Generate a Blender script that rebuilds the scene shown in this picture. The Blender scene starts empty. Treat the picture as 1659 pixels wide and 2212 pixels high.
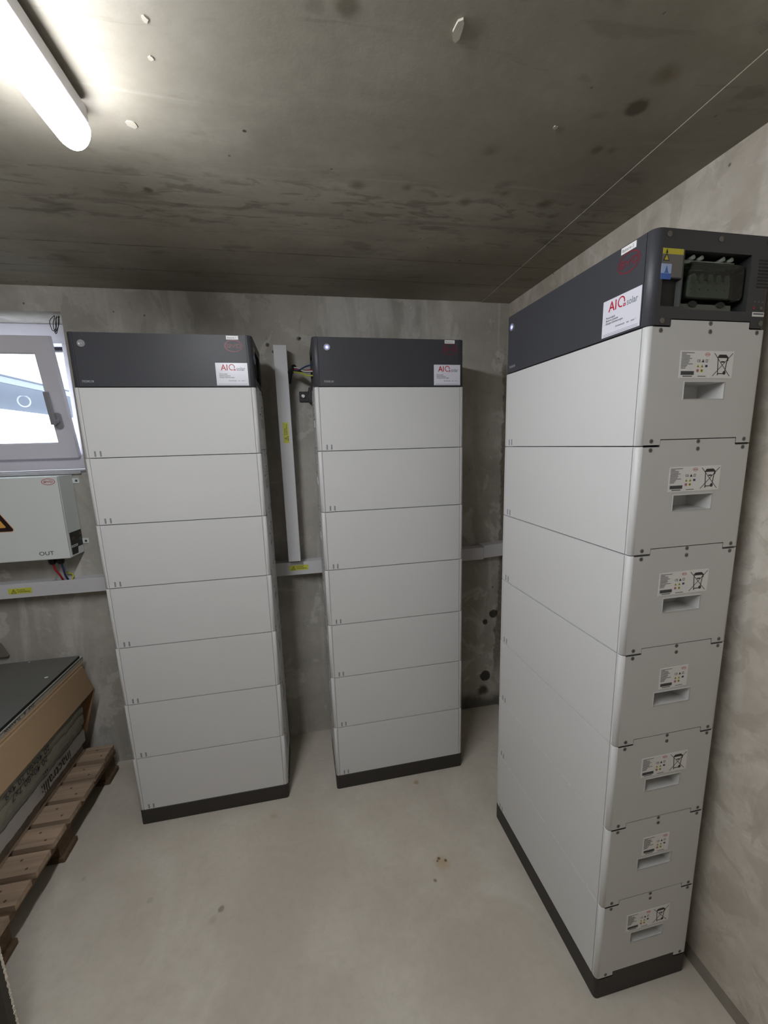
import bpy, bmesh, math, random
from mathutils import Vector, Matrix

random.seed(7)
scene = bpy.context.scene
COL = scene.collection
R_ = math.radians

# ------------------------------------------------------------------ camera
CAM_POS = (0.0, -1.9966, 1.4828)
YAW, PITCH, ROLL = 0.1858, -0.1816, -0.0284
F_PX, CX, CY = 895.13, 835.57, 1124.16
fw = Vector((math.sin(YAW) * math.cos(PITCH), math.cos(YAW) * math.cos(PITCH), math.sin(PITCH)))
r0 = Vector((math.cos(YAW), -math.sin(YAW), 0))
u0 = r0.cross(fw)
rt = math.cos(ROLL) * r0 + math.sin(ROLL) * u0
up = -math.sin(ROLL) * r0 + math.cos(ROLL) * u0
cd = bpy.data.cameras.new('camera')
cd.sensor_fit = 'VERTICAL'
cd.sensor_height = 36.0
cd.lens = F_PX / 2212 * 36.0
cd.shift_x = -(CX - 829.5) / 2212
cd.shift_y = (CY - 1106.0) / 2212
cd.clip_start = 0.02
cam = bpy.data.objects.new('camera', cd)
m = Matrix((rt, up, -fw)).transposed().to_4x4()
m.translation = Vector(CAM_POS)
cam.matrix_world = m
COL.objects.link(cam)
scene.camera = cam

# ------------------------------------------------------------------ world, exposure
world = bpy.data.worlds.new('overcast_sky')
scene.world = world
world.use_nodes = True
bg = world.node_tree.nodes['Background']
bg.inputs['Color'].default_value = (0.86, 0.94, 1.0, 1)
bg.inputs['Strength'].default_value = 6.5
LAMP_STRENGTH = 66.0
scene.view_settings.view_transform = 'Standard'
scene.view_settings.look = 'None'
scene.view_settings.gamma = 1.0
scene.view_settings.use_curve_mapping = False
scene.view_settings.exposure = 0.0

# ------------------------------------------------------------------ materials
def nt(mat):
    return mat.node_tree.nodes, mat.node_tree.links

def srgb(c):
    return tuple(((v / 255 / 12.92) if v / 255 <= 0.04045 else ((v / 255 + 0.055) / 1.055) ** 2.4) for v in c)

MATS = {}
def mat(name, rgb, rough=0.5, metal=0.0, var=0.04, vscale=9.0, bump=0.0, bscale=200.0, emit=None, spec=0.5):
    """plain procedural material: base colour with a little noise, optional grain bump"""
    if name in MATS:
        return MATS[name]
    mt = bpy.data.materials.new(name)
    mt.use_nodes = True
    N, L = nt(mt)
    b = N['Principled BSDF']
    b.inputs['Roughness'].default_value = rough
    b.inputs['Metallic'].default_value = metal
    b.inputs['Specular IOR Level'].default_value = spec
    c = srgb(rgb)
    tc = N.new('ShaderNodeTexCoord')
    nz = N.new('ShaderNodeTexNoise')
    nz.inputs['Scale'].default_value = vscale
    nz.inputs['Detail'].default_value = 4
    L.new(tc.outputs['Object'], nz.inputs['Vector'])
    mx = N.new('ShaderNodeMix'); mx.data_type = 'RGBA'
    mx.inputs[6].default_value = (*[v * (1 - var) for v in c], 1)
    mx.inputs[7].default_value = (*[min(1, v * (1 + var)) for v in c], 1)
    L.new(nz.outputs['Fac'], mx.inputs[0])
    L.new(mx.outputs[2], b.inputs['Base Color'])
    if bump:
        n2 = N.new('ShaderNodeTexNoise')
        n2.inputs['Scale'].default_value = bscale
        L.new(tc.outputs['Object'], n2.inputs['Vector'])
        bp = N.new('ShaderNodeBump')
        bp.inputs['Strength'].default_value = bump
        bp.inputs['Distance'].default_value = 0.002
        L.new(n2.outputs['Fac'], bp.inputs['Height'])
        L.new(bp.outputs['Normal'], b.inputs['Normal'])
    if emit:
        b.inputs['Emission Color'].default_value = (*emit[0], 1)
        b.inputs['Emission Strength'].default_value = emit[1]
    MATS[name] = mt
    return mt

def wood(name, rgb, axis=0):
    mt = bpy.data.materials.new(name)
    mt.use_nodes = True
    N, L = nt(mt)
    b = N['Principled BSDF']
    b.inputs['Roughness'].default_value = 0.75
    tc = N.new('ShaderNodeTexCoord')
    oi = N.new('ShaderNodeObjectInfo')
    mp = N.new('ShaderNodeMapping')
    sc = [30, 30, 30]; sc[axis] = 1.6
    mp.inputs['Scale'].default_value = sc
    L.new(tc.outputs['Object'], mp.inputs['Vector'])
    L.new(oi.outputs['Location'], mp.inputs['Location'])
    nz = N.new('ShaderNodeTexNoise'); nz.inputs['Scale'].default_value = 1.5; nz.inputs['Detail'].default_value = 6
    nz.inputs['Distortion'].default_value = 0.6
    L.new(mp.outputs['Vector'], nz.inputs['Vector'])
    rp = N.new('ShaderNodeValToRGB')
    c = srgb(rgb)
    rp.color_ramp.elements[0].position = 0.3
    rp.color_ramp.elements[0].color = (*[v * 0.62 for v in c], 1)
    rp.color_ramp.elements[1].position = 0.65
    rp.color_ramp.elements[1].color = (*c, 1)
    L.new(nz.outputs['Fac'], rp.inputs['Fac'])
    L.new(rp.outputs['Color'], b.inputs['Base Color'])
    bp = N.new('ShaderNodeBump'); bp.inputs['Strength'].default_value = 0.3; bp.inputs['Distance'].default_value = 0.002
    L.new(nz.outputs['Fac'], bp.inputs['Height'])
    L.new(bp.outputs['Normal'], b.inputs['Normal'])
    MATS[name] = mt
    return mt

class SB:
    """tiny shader-graph builder"""
    def __init__(s, mt):
        s.N, s.L = nt(mt)
    def val(s, x, sock):
        if hasattr(x, 'links'):
            s.L.new(x, sock)
        else:
            sock.default_value = x
    def noise(s, vec, scale, detail=4, rough=0.55, dist=0.0, mapping=None):
        if mapping:
            mp = s.N.new('ShaderNodeMapping'); mp.inputs['Scale'].default_value = mapping
            s.L.new(vec, mp.inputs['Vector']); vec = mp.outputs['Vector']
        n = s.N.new('ShaderNodeTexNoise')
        n.inputs['Scale'].default_value = scale; n.inputs['Detail'].default_value = detail
        n.inputs['Roughness'].default_value = rough; n.inputs['Distortion'].default_value = dist
        s.L.new(vec, n.inputs['Vector'])
        return n.outputs['Fac']
    def m(s, op, a, b=0.0, c=0.0, clamp=False):
        n = s.N.new('ShaderNodeMath'); n.operation = op; n.use_clamp = clamp
        s.val(a, n.inputs[0]); s.val(b, n.inputs[1])
        if op in ('MULTIPLY_ADD',): s.val(c, n.inputs[2])
        return n.outputs[0]
    def step(s, x, lo, hi, a=0.0, b=1.0):
        n = s.N.new('ShaderNodeMapRange'); n.interpolation_type = 'SMOOTHSTEP'
        s.val(x, n.inputs['Value'])
        n.inputs['From Min'].default_value = lo; n.inputs['From Max'].default_value = hi
        n.inputs['To Min'].default_value = a; n.inputs['To Max'].default_value = b
        return n.outputs['Result']
    def mix(s, fac, a, b):
        n = s.N.new('ShaderNodeMix'); n.data_type = 'RGBA'
        s.val(fac, n.inputs[0])
        for x, k in ((a, 6), (b, 7)):
            if hasattr(x, 'links'): s.L.new(x, n.inputs[k])
            else: n.inputs[k].default_value = (*x, 1)
        return n.outputs[2]

def concrete(name, base, dark, light, kind, spots=(), lines=(), rough=0.85, extra=None):
    """kind: wall_y / wall_x / ceiling / floor.  spots: (x,y,z,radius,colour,softness)"""
    mt = bpy.data.materials.new(name); mt.use_nodes = True
    s = SB(mt); N, L = s.N, s.L
    b = N['Principled BSDF']
    b.inputs['Roughness'].default_value = rough
    b.inputs['Specular IOR Level'].default_value = 0.25
    geo = N.new('ShaderNodeTexCoord').outputs['Object']
    base, dark, light = map(srgb, (base, dark, light))
    big = s.noise(geo, 1.7, 5, 0.6)
    col = s.mix(s.step(big, 0.35, 0.68), dark, base)
    if kind in ('wall_y', 'wall_x'):
        st = s.noise(geo, 1.0, 4, 0.6, 0.4, (7, 7, 1.3))
        col = s.mix(s.step(st, 0.50, 0.66, 0, 0.55), col, light)
        pa = s.noise(geo, 5.5, 7, 0.62, 0.7)
        col = s.mix(s.step(pa, 0.555, 0.60, 0, 0.40 if kind == 'wall_y' else 0.22), col, light)
        pb = s.noise(geo, 3.7, 7, 0.62, 1.0, (1.0, 1.0, 0.55))
        col = s.mix(s.step(pb, 0.585, 0.61, 0, 0.55), col, dark)
        if kind == 'wall_x':
            pc = s.noise(geo, 12.0, 5, 0.6, 0.9)
            col = s.mix(s.step(pc, 0.50, 0.60, 0, 0.40), col, tuple(v * 0.86 for v in dark))
    elif kind == 'ceiling':
        st = s.noise(geo, 1.0, 6, 0.65, 0.5, (1.1, 11, 1))
        col = s.mix(s.step(st, 0.42, 0.62, 0, 0.45), col, dark)
        col = s.mix(s.step(st, 0.60, 0.75, 0, 0.35), col, light)
        bl = s.noise(geo, 6.0, 4, 0.5, 0.3, (1.0, 2.2, 1))
        col = s.mix(s.step(bl, 0.62, 0.72, 0, 0.5), col, tuple(v * 0.55 for v in dark))
        ys_ = N.new('ShaderNodeSeparateXYZ'); L.new(geo, ys_.inputs[0])
        # dirty band of short smears left by the formwork joint
        sm_ = s.noise(geo, 1.0, 6, 0.62, 0.8, (9, 30, 1))
        band = s.m('MULTIPLY', s.step(ys_.outputs[1], -0.88, -0.76), s.step(ys_.outputs[1], -0.60, -0.50, 1, 0))
        col = s.mix(s.m('MULTIPLY', s.step(sm_, 0.52, 0.64), s.m('MULTIPLY', band, 0.55)), col, tuple(v * 0.45 for v in dark))
        sm2 = s.noise(geo, 1.0, 6, 0.6, 0.8, (4, 16, 1))
        col = s.mix(s.step(sm2, 0.60, 0.70, 0, 0.35), col, tuple(v * 0.5 for v in dark))
    else:
        st = s.noise(geo, 2.6, 6, 0.6, 0.8)
        col = s.mix(s.step(st, 0.45, 0.7, 0, 0.5), col, light)
        st2 = s.noise(geo, 7.0, 5, 0.6, 0.3, (1, 2.2, 1))
        col = s.mix(s.step(st2, 0.56, 0.72, 0, 0.35), col, dark)
    # fine mottling
    fine = s.noise(geo, 38.0, 5, 0.7)
    col = s.mix(s.step(fine, 0.35, 0.75, 0, 0.16), col, tuple(v * 0.6 for v in dark))
    # small pits
    vo = N.new('ShaderNodeTexVoronoi'); vo.inputs['Scale'].default_value = 15.0 if kind != 'floor' else 6.0
    L.new(geo, vo.inputs['Vector'])
    gate = s.step(s.noise(geo, 4.0, 2), 0.52, 0.6)
    pit = s.m('MULTIPLY', s.step(vo.outputs['Distance'], 0.045, 0.085, 1, 0), gate)
    col = s.mix(s.m('MULTIPLY', pit, 0.75 if kind != 'floor' else 0.25), col, tuple(v * 0.22 for v in dark))
    sep = N.new('ShaderNodeSeparateXYZ'); L.new(geo, sep.inputs[0])
    wob = s.noise(geo, 26.0, 4, 0.6)
    for (x, y, z, r, c, soft) in spots:
        d = N.new('ShaderNodeVectorMath'); d.operation = 'DISTANCE'
        L.new(geo, d.inputs[0]); d.inputs[1].default_value = (x, y, z)
        dist = s.m('ADD', d.outputs['Value'], s.m('MULTIPLY', s.m('SUBTRACT', wob, 0.5), r * 0.9))
        col = s.mix(s.step(dist, r * (1 - soft), r, 0.85, 0), col, srgb(c))
    linemask = None
    for (axis, pos, width, strength) in lines:
        w1 = s.noise(geo, 2.0, 4, 0.7, 0, (3, 1, 3))
        p = s.m('ABSOLUTE', s.m('SUBTRACT', s.m('ADD', sep.outputs[axis], s.m('MULTIPLY', s.m('SUBTRACT', wob, 0.5), 0.012)), pos))
        ln = s.m('MULTIPLY', s.step(p, width * 0.3, width, strength, 0), s.step(w1, 0.38, 0.56, 0.25, 1))
        col = s.mix(ln, col, tuple(v * 0.3 for v in dark))
        linemask = ln if linemask is None else s.m('MAXIMUM', linemask, ln)
    if extra:
        col = extra(s, geo, sep, col)
    L.new(col, b.inputs['Base Color'])
    h = s.m('ADD', s.m('MULTIPLY', s.noise(geo, 60, 6, 0.7), 0.35), s.m('MULTIPLY', s.noise(geo, 8, 5, 0.6), 1.0))
    h = s.m('SUBTRACT', h, s.m('MULTIPLY', pit, 0.8))
    if linemask is not None:
        h = s.m('SUBTRACT', h, s.m('MULTIPLY', linemask, 0.5))
    bp = N.new('ShaderNodeBump')
    bp.inputs['Strength'].default_value = {'floor': 0.10, 'ceiling': 0.16}.get(kind, 0.40)
    bp.inputs['Distance'].default_value = 0.006
    L.new(h, bp.inputs['Height']); L.new(bp.outputs['Normal'], b.inputs['Normal'])
    MATS[name] = mt
    return mt

def rust_corner(s, geo, sep, col):
    # brown timber residue and rust running down the room corner
    w = s.noise(geo, 9.0, 6, 0.7)
    edge = s.m('ADD', sep.outputs[0], s.m('MULTIPLY', s.m('SUBTRACT', w, 0.5), 0.09))
    zz = s.step(sep.outputs[2], 1.85, 1.75)
    zz = s.m('MULTIPLY', s.step(sep.outputs[2], 0.12, 0.3), s.step(sep.outputs[2], 1.8, 1.95, 1, 0))
    msk = s.m('MULTIPLY', s.step(s.m('ADD', edge, s.m('MULTIPLY', s.step(sep.outputs[2], 0.75, 0.35), 0.022)), 0.976, 0.986), zz)
    c2 = s.mix(s.step(s.noise(geo, 45, 4, 0.6), 0.4, 0.65), srgb((66, 52, 36)), srgb((124, 104, 74)))
    col = s.mix(s.m('MULTIPLY', msk, 0.6), col, c2)
    # dark band just above the floor
    low_band = s.m('MULTIPLY', s.step(s.m('ADD', sep.outputs[2], s.m('MULTIPLY', s.m('SUBTRACT', w, 0.5), 0.15)), 0.03, 0.11, 0.7, 0),
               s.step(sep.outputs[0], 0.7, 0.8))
    return s.mix(low_band, col, srgb((38, 32, 27)))

M_WALLB = concrete('concrete_wall', (202, 198, 190), (168, 164, 155), (224, 221, 214), 'wall_y',
    spots=[(0.955, 0, 0.553, 0.026, (30, 26, 22), 0.2), (0.907, 0, 0.512, 0.018, (34, 30, 26), 0.3),
           (0.912, 0, 0.187, 0.034, (22, 19, 16), 0.2), (0.90, 0, 0.10, 0.045, (38, 32, 28), 0.7),
           (-0.1364, 0, 1.9278, 0.010, (70, 66, 60), 0.6), (-0.1149, 0, 1.8992, 0.008, (80, 76, 70), 0.6),
           (-0.0008, 0, 1.955, 0.013, (74, 70, 64), 0.7), (0.005, 0, 1.957, 0.007, (40, 36, 32), 0.5)],
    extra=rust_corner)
M_WALLR = concrete('concrete_wall_side', (224, 217, 205), (184, 175, 160), (238, 233, 224), 'wall_x')
M_CEIL = concrete('concrete_ceiling', (180, 175, 162), (152, 146, 133), (198, 193, 181), 'ceiling',
    spots=[(0.6962, -1.1421, 2.135, 0.028, (92, 84, 70), 0.6), (0.70, -1.02, 2.135, 0.02, (116, 107, 92), 0.9),
           (0.1025, -1.2475, 2.135, 0.03, (112, 104, 90), 0.9), (-0.3522, -0.7201, 2.135, 0.018, (92, 84, 72), 0.8),
           (-0.0849, -0.9626, 2.135, 0.005, (40, 36, 30), 0.4),
           (0.475, -0.778, 2.135, 0.030, (122, 113, 98), 0.98), (0.300, -0.821, 2.135, 0.022, (122, 113, 98), 0.98), (0.169, -0.812, 2.135, 0.030, (122, 113, 98), 0.98), (0.566, -0.832, 2.135, 0.020, (122, 113, 98), 0.98), (0.706, -0.803, 2.135, 0.035, (122, 113, 98), 0.98), (0.456, -0.983, 2.135, 0.030, (122, 113, 98), 0.98), (0.734, -1.023, 2.135, 0.020, (122, 113, 98), 0.98), (0.691, -1.220, 2.135, 0.035, (122, 113, 98), 0.98)],
    lines=[(1, -0.400, 0.006, 0.55), (1, -0.205, 0.006, 0.45), (1, -0.66, 0.012, 0.30)])
M_FLOOR = concrete('concrete_floor', (205, 198, 184), (188, 180, 166), (216, 210, 197), 'floor', rough=0.7,
    spots=[(0.3902, -0.8066, 0, 0.040, (180, 160, 128), 0.9), (0.383, -0.79, 0, 0.008, (96, 66, 40), 0.6),
           (0.405, -0.802, 0, 0.007, (96, 66, 40), 0.6), (0.3752, -0.798, 0, 0.005, (104, 72, 48), 0.6),
           (-0.364, -0.7989, 0, 0.014, (140, 132, 118), 0.6), (-0.385, -0.83, 0, 0.022, (176, 168, 152), 0.9),
           (0.347, -0.8613, 0, 0.009, (128, 106, 82), 0.8), (0.392, -0.44, 0, 0.018, (160, 140, 108), 0.9),
           (-0.22, -0.478, 0, 0.022, (176, 164, 142), 0.9)])

def shell_white(name, rgb, rough):
    """powder-coated sheet: fine orange-peel grain"""
    return mat(name, rgb, rough, 0, 0.015, 3.0, 0.10, 900.0, spec=0.4)
M_WHITE = shell_white('white_powder_coat', (214, 214, 213), 0.45)
M_DARK = shell_white('anthracite_powder_coat', (67, 68, 73), 0.42)
M_DARKP = mat('anthracite_plastic', (60, 61, 63), 0.5, 0, 0.03, 5, 0.1, 600)
M_BASE = mat('dark_base_steel', (52, 48, 45), 0.55, 0, 0.04, 5, 0.1, 500)
M_BLACK = mat('black_plastic', (24, 24, 25), 0.45)
M_RECESS = mat('recess_black', (30, 31, 30), 0.6)
M_MARK = mat('grey_print', (140, 141, 144), 0.5)
M_INK = mat('black_print', (40, 40, 42), 0.5)
M_INK2 = mat('grey_text_print', (112, 114, 118), 0.5)
M_LABEL = mat('white_label', (242, 241, 240), 0.35)
M_STICKER = mat('glossy_white_sticker', (228, 228, 238), 0.22)
M_SILVER = mat('brushed_silver', (214, 214, 218), 0.3, 0.75)
M_SCREW = mat('screw_steel', (120, 116, 110), 0.45, 0.7)
M_RED = mat('red_logo_print', (124, 40, 54), 0.4)
M_REDL = mat('red_logo_on_white', (196, 60, 70), 0.4)
M_AIRED = mat('crimson_print', (188, 34, 52), 0.4)
M_GREYT = mat('light_grey_letters', (138, 144, 154), 0.4)
M_PREM = mat('silver_grey_letters', (150, 152, 156), 0.45)
M_YEL = mat('yellow_sticker', (212, 214, 84), 0.4)
M_YELD = mat('yellow_warning', (206, 196, 60), 0.45)
M_ORANGE = mat('amber_warning', (236, 176, 86), 0.4)
M_BLUE = mat('blue_sticker', (70, 110, 190), 0.45)
M_LBLUE = mat('pale_blue_sticker', (170, 190, 225), 0.45)
M_GSTICK = mat('grey_sticker', (112, 110, 106), 0.5)
M_LED = mat('blue_led', (60, 70, 255), 0.3, emit=((0.18, 0.2, 1.0), 3.0))
M_LEDW = mat('white_led_dot', (230, 232, 255), 0.3, emit=((0.8, 0.85, 1.0), 1.6))
M_BOX = mat('enclosure_grey', (230, 236, 233), 0.4, 0, 0.02, 4, 0.08, 700)
M_PVC = mat('grey_pvc', (216, 215, 218), 0.45, 0, 0.02, 4)
M_FRAME = mat('white_pvc_frame', (242, 240, 249), 0.35, 0, 0.02, 4)
M_METAL = mat('handle_metal', (168, 168, 176), 0.4, 0.3)
M_SILL = mat('sill_aluminium', (206, 206, 212), 0.4, 0.2)
M_WIREB = mat('cable_blue', (44, 58, 104), 0.45)
M_WIRER = mat('cable_red', (176, 34, 48), 0.45)
M_WIREK = mat('cable_black', (26, 26, 28), 0.5)
M_WIREW = mat('cable_white', (205, 205, 205), 0.45)
M_WIREY = mat('cable_yellow_green', (190, 196, 60), 0.45)
M_WOOD = wood('pallet_pine', (176, 152, 128), 0)
M_WOODY = wood('pallet_pine_cross_shaded', (112, 88, 66), 1)  # pallet pine darkened, under-deck shade put into the colour
M_WOODD = wood('pallet_block_wood_shaded', (108, 86, 64), 0)  # block and runner wood painted darker for the shade below the deck
M_CARD = mat('cardboard_brown', (158, 132, 102), 0.8, 0, 0.12, 3.0, 0.15, 90)
M_KRAFT = mat('olive_kraft_wrap', (126, 122, 108), 0.75, 0, 0.12, 5.0, 0.2, 60)
M_FOAMW = mat('white_foam_wrap', (212, 209, 210), 0.5, 0, 0.04, 5.0, 0.2, 50)
M_FOAMSH = mat('shaded_foam_wrap', (150, 147, 143), 0.45, 0, 0.12, 6.0, 0.4, 40)  # white foam wrap greyed: shade under the kraft overhang put into the colour
M_FILM = mat('crumpled_grey_film', (112, 106, 98), 0.35, 0, 0.3, 14.0, 0.8, 24)
M_PALEB = wood('pale_board_edge', (206, 186, 164), 1)
M_GREYB = mat('grey_board_edge', (164, 161, 152), 0.7, 0, 0.1, 12)
M_FOIL = mat('pale_foil', (214, 214, 208), 0.3, 0.3)
M_SLAB = mat('black_film_faced_board', (100, 100, 97), 0.36, 0, 0.18, 2.6, 0.1, 60)
M_SLABE = mat('black_board_edge', (22, 21, 19), 0.6)
M_UPB = mat('dark_board_face', (62, 58, 52), 0.7, 0, 0.25, 8, 0.3, 60)
M_CHIP = mat('chipped_pale_edge', (214, 206, 190), 0.8, 0, 0.35, 90, 0.8, 120)
M_FLAKE = mat('plaster_flake', (190, 184, 170), 0.8, 0, 0.1, 30)
M_CANOPY = mat('canopy_render', (165, 172, 190), 0.8)
M_FASCIA = mat('white_lamp_ring', (225, 228, 234), 0.6)
M_FASC2 = mat('canopy_fascia', (122, 128, 142), 0.6)
M_FASC3 = mat('canopy_edge_strip', (70, 76, 90), 0.6)
M_GROUND = mat('pale_gravel', (146, 147, 148), 0.9, 0, 0.08, 3)
M_LAMPB = mat('lamp_housing_grey', (206, 206, 210), 0.4)
M_GASKET = mat('dark_gasket', (46, 44, 52), 0.6)

def glass_mat(name, tint, gloss=0.06, alpha=0.93):
    mt = bpy.data.materials.new(name); mt.use_nodes = True
    N, L = nt(mt)
    for n in list(N): N.remove(n)
    out = N.new('ShaderNodeOutputMaterial'); tr = N.new('ShaderNodeBsdfTransparent')
    gl = N.new('ShaderNodeBsdfGlossy'); mx = N.new('ShaderNodeMixShader'); fr = N.new('ShaderNodeFresnel')
    fr.inputs['IOR'].default_value = 1.45
    tr.inputs['Color'].default_value = (*tint, 1); gl.inputs['Roughness'].default_value = gloss
    L.new(fr.outputs[0], mx.inputs[0]); L.new(tr.outputs[0], mx.inputs[1]); L.new(gl.outputs[0], mx.inputs[2])
    L.new(mx.outputs[0], out.inputs[0])
    MATS[name] = mt
    return mt
M_GLASS = glass_mat('window_glass', (0.96, 0.98, 1.0), 0.0)
M_COVER = glass_mat('smoked_clear_cover', (0.62, 0.70, 0.64), 0.08)

def lamp_mat():
    mt = bpy.data.materials.new('lamp_diffuser'); mt.use_nodes = True
    N, L = nt(mt)
    b = N['Principled BSDF']
    b.inputs['Base Color'].default_value = (0.9, 0.9, 0.95, 1)
    b.inputs['Emission Color'].default_value = (0.955, 0.975, 1.02, 1)
    b.inputs['Emission Strength'].default_value = LAMP_STRENGTH
    MATS['lamp_diffuser'] = mt
    return mt
M_LAMP = lamp_mat()

# ------------------------------------------------------------------ mesh helpers
def frame(o, x, y):
    """frame: origin, x axis, y axis -> normal = x cross y"""
    x = Vector(x).normalized(); y = Vector(y).normalized()
    return (Vector(o), x, y, x.cross(y))

class MB:
    def __init__(s):
        s.v, s.f, s.mi, s.sm, s.mats = [], [], [], [], []
    def _m(s, m_):
        if m_ not in s.mats: s.mats.append(m_)
        return s.mats.index(m_)
    def face(s, pts, m_, smooth=False):
        i = len(s.v); s.v += [tuple(p) for p in pts]
        s.f.append(tuple(range(i, i + len(pts)))); s.mi.append(s._m(m_)); s.sm.append(smooth)
    def mesh(s, verts, faces, m_, smooth=False):
        i = len(s.v); s.v += [tuple(p) for p in verts]; k = s._m(m_)
        for f in faces:
            s.f.append(tuple(i + a for a in f)); s.mi.append(k); s.sm.append(smooth)
    def box(s, x0, x1, y0, y1, z0, z1, m_):
        vs = [(x, y, z) for z in (z0, z1) for y in (y0, y1) for x in (x0, x1)]
        s.mesh(vs, [(0, 2, 3, 1), (4, 5, 7, 6), (0, 1, 5, 4), (2, 6, 7, 3), (0, 4, 6, 2), (1, 3, 7, 5)], m_)
    def prism(s, poly, fr, h, m_, h0=0.0, smooth=False):
        """polygon in frame plane extruded from h0 to h along the normal"""
        o, x, y, n = fr
        a = [o + x * p[0] + y * p[1] + n * h0 for p in poly]
        b = [o + x * p[0] + y * p[1] + n * h for p in poly]
        k = len(poly)
        s.mesh(a + b, [tuple(range(k))[::-1], tuple(range(k, 2 * k))], m_)
        s.mesh(a + b, [(i, (i + 1) % k, k + (i + 1) % k, k + i) for i in range(k)], m_, smooth)
    def rect(s, fr, x0, x1, y0, y1, h, m_, h0=0.0):
        s.prism([(x0, y0), (x1, y0), (x1, y1), (x0, y1)], fr, h, m_, h0)
    def disc(s, fr, cx, cy, rx, ry, h, m_, n=20, h0=0.0):
        s.prism([(cx + rx * math.cos(2 * math.pi * i / n), cy + ry * math.sin(2 * math.pi * i / n)) for i in range(n)], fr, h, m_, h0, True)
    def ring(s, fr, cx, cy, rx, ry, w, h, m_, n=36, h0=0.0, a0=0, a1=360):
        o, x, y, nn = fr
        full = (a1 - a0) >= 360
        vs = []; cnt = n if full else n + 1
        for i in range(cnt):
            a = R_(a0 + (a1 - a0) * i / n)
            c_, s_ = math.cos(a), math.sin(a)
            for (ra, rb, hh) in ((rx, ry, h0), (rx, ry, h), (rx - w, ry - w, h), (rx - w, ry - w, h0)):
                vs.append(o + x * (cx + ra * c_) + y * (cy + rb * s_) + nn * hh)
        fs = []
        for i in range(n):
            j = (i + 1) % cnt
            for q in range(4):
                fs.append((4 * i + q, 4 * j + q, 4 * j + (q + 1) % 4, 4 * i + (q + 1) % 4))
        s.mesh(vs, fs, m_)
    def line(s, fr, p, q, w, h, m_, h0=0.0):
        p, q = Vector(p).to_2d() if len(p) > 2 else Vector(p), Vector(q)
        d = (q - p).normalized(); nn = Vector((-d.y, d.x)) * (w / 2)
        s.prism([tuple(p - nn), tuple(q - nn), tuple(q + nn), tuple(p + nn)], fr, h, m_, h0)
    def tube(s, pts, r, m_, n=10, sub=6):
        pts = [Vector(p) for p in pts]
        if len(pts) > 2:                      # Catmull-Rom
            P = [pts[0] * 2 - pts[1]] + pts + [pts[-1] * 2 - pts[-2]]
            out = []
            for i in range(1, len(P) - 2):
                for k in range(sub):
                    t = k / sub
                    a, b_, c_, d_ = P[i - 1], P[i], P[i + 1], P[i + 2]
                    out.append(0.5 * ((2 * b_) + (c_ - a) * t + (2 * a - 5 * b_ + 4 * c_ - d_) * t * t + (3 * b_ - a - 3 * c_ + d_) * t ** 3))
            out.append(pts[-1]); pts = out
        vs = []; ref = Vector((0, 0, 1)); prev = None
        for i, p in enumerate(pts):
            t = (pts[min(i + 1, len(pts) - 1)] - pts[max(i - 1, 0)]).normalized()
            if prev is None:
                a = t.cross(ref)
                if a.length < 0.1: a = t.cross(Vector((1, 0, 0)))
                a.normalize()
            else:
                a = (prev - t * prev.dot(t)).normalized()
            prev = a; b_ = t.cross(a)
            rr = r[i % len(r)] if isinstance(r, (list, tuple)) else r
            vs += [p + (a * math.cos(2 * math.pi * k / n) + b_ * math.sin(2 * math.pi * k / n)) * rr for k in range(n)]
        fs = [(i * n + k, i * n + (k + 1) % n, (i + 1) * n + (k + 1) % n, (i + 1) * n + k) for i in range(len(pts) - 1) for k in range(n)]
        s.mesh(vs, fs, m_, True)
        s.mesh([vs[k] for k in range(n)], [tuple(range(n))[::-1]], m_)
        s.mesh([vs[-n + k] for k in range(n)], [tuple(range(n))], m_)
    def cyl(s, a, b_, r, m_, n=20):
        s.tube([a, b_], r, m_, n)
    def text(s, body, fr, x, y, size, m_, h=0.0003, sx=1.0, bold=0.0, align='LEFT', shear=0.0):
        vs, fs = text_geo(body, align, bold, shear)
        o, ax, ay, nn = fr
        P = [o + ax * (x + v[0] * size * sx) + ay * (y + v[1] * size) + nn * h for v in vs]
        s.mesh(P, fs, m_)
    def build(s, name, parent=None, bevel=0.0, seg=2, loc=None):
        me = bpy.data.meshes.new(name)
        me.from_pydata(s.v, [], s.f)
        for mm in s.mats: me.materials.append(mm)
        for p, k, q in zip(me.polygons, s.mi, s.sm):
            p.material_index = k; p.use_smooth = q
        bm = bmesh.new(); bm.from_mesh(me)
        bmesh.ops.remove_doubles(bm, verts=bm.verts, dist=1e-6)
        bm.to_mesh(me); bm.free()
        me.update()
        return link(name, me, parent, bevel, seg, loc)

def link(name, me, parent=None, bevel=0.0, seg=2, loc=None):
    o = bpy.data.objects.new(name, me)
    COL.objects.link(o)
    if parent: o.parent = parent
    if loc: o.location = loc
    if bevel:
        bv = o.modifiers.new('bevel', 'BEVEL'); bv.width = bevel; bv.segments = seg
        bv.limit_method = 'ANGLE'; bv.angle_limit = R_(40)
    return o

_tc = {}
def text_geo(body, align, bold, shear):
    key = (body, align, bold, shear)
    if key not in _tc:
        cu = bpy.data.curves.new('lettering', 'FONT')
        cu.body = body; cu.align_x = align; cu.resolution_u = 3; cu.offset = bold; cu.shear = shear
        ob = bpy.data.objects.new('lettering', cu); COL.objects.link(ob)
        dg = bpy.context.evaluated_depsgraph_get()
        me = bpy.data.meshes.new_from_object(ob.evaluated_get(dg))
        _tc[key] = ([tuple(v.co) for v in me.vertices], [tuple(p.vertices) for p in me.polygons])
        bpy.data.objects.remove(ob); bpy.data.curves.remove(cu); bpy.data.meshes.remove(me)
    return _tc[key]

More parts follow.
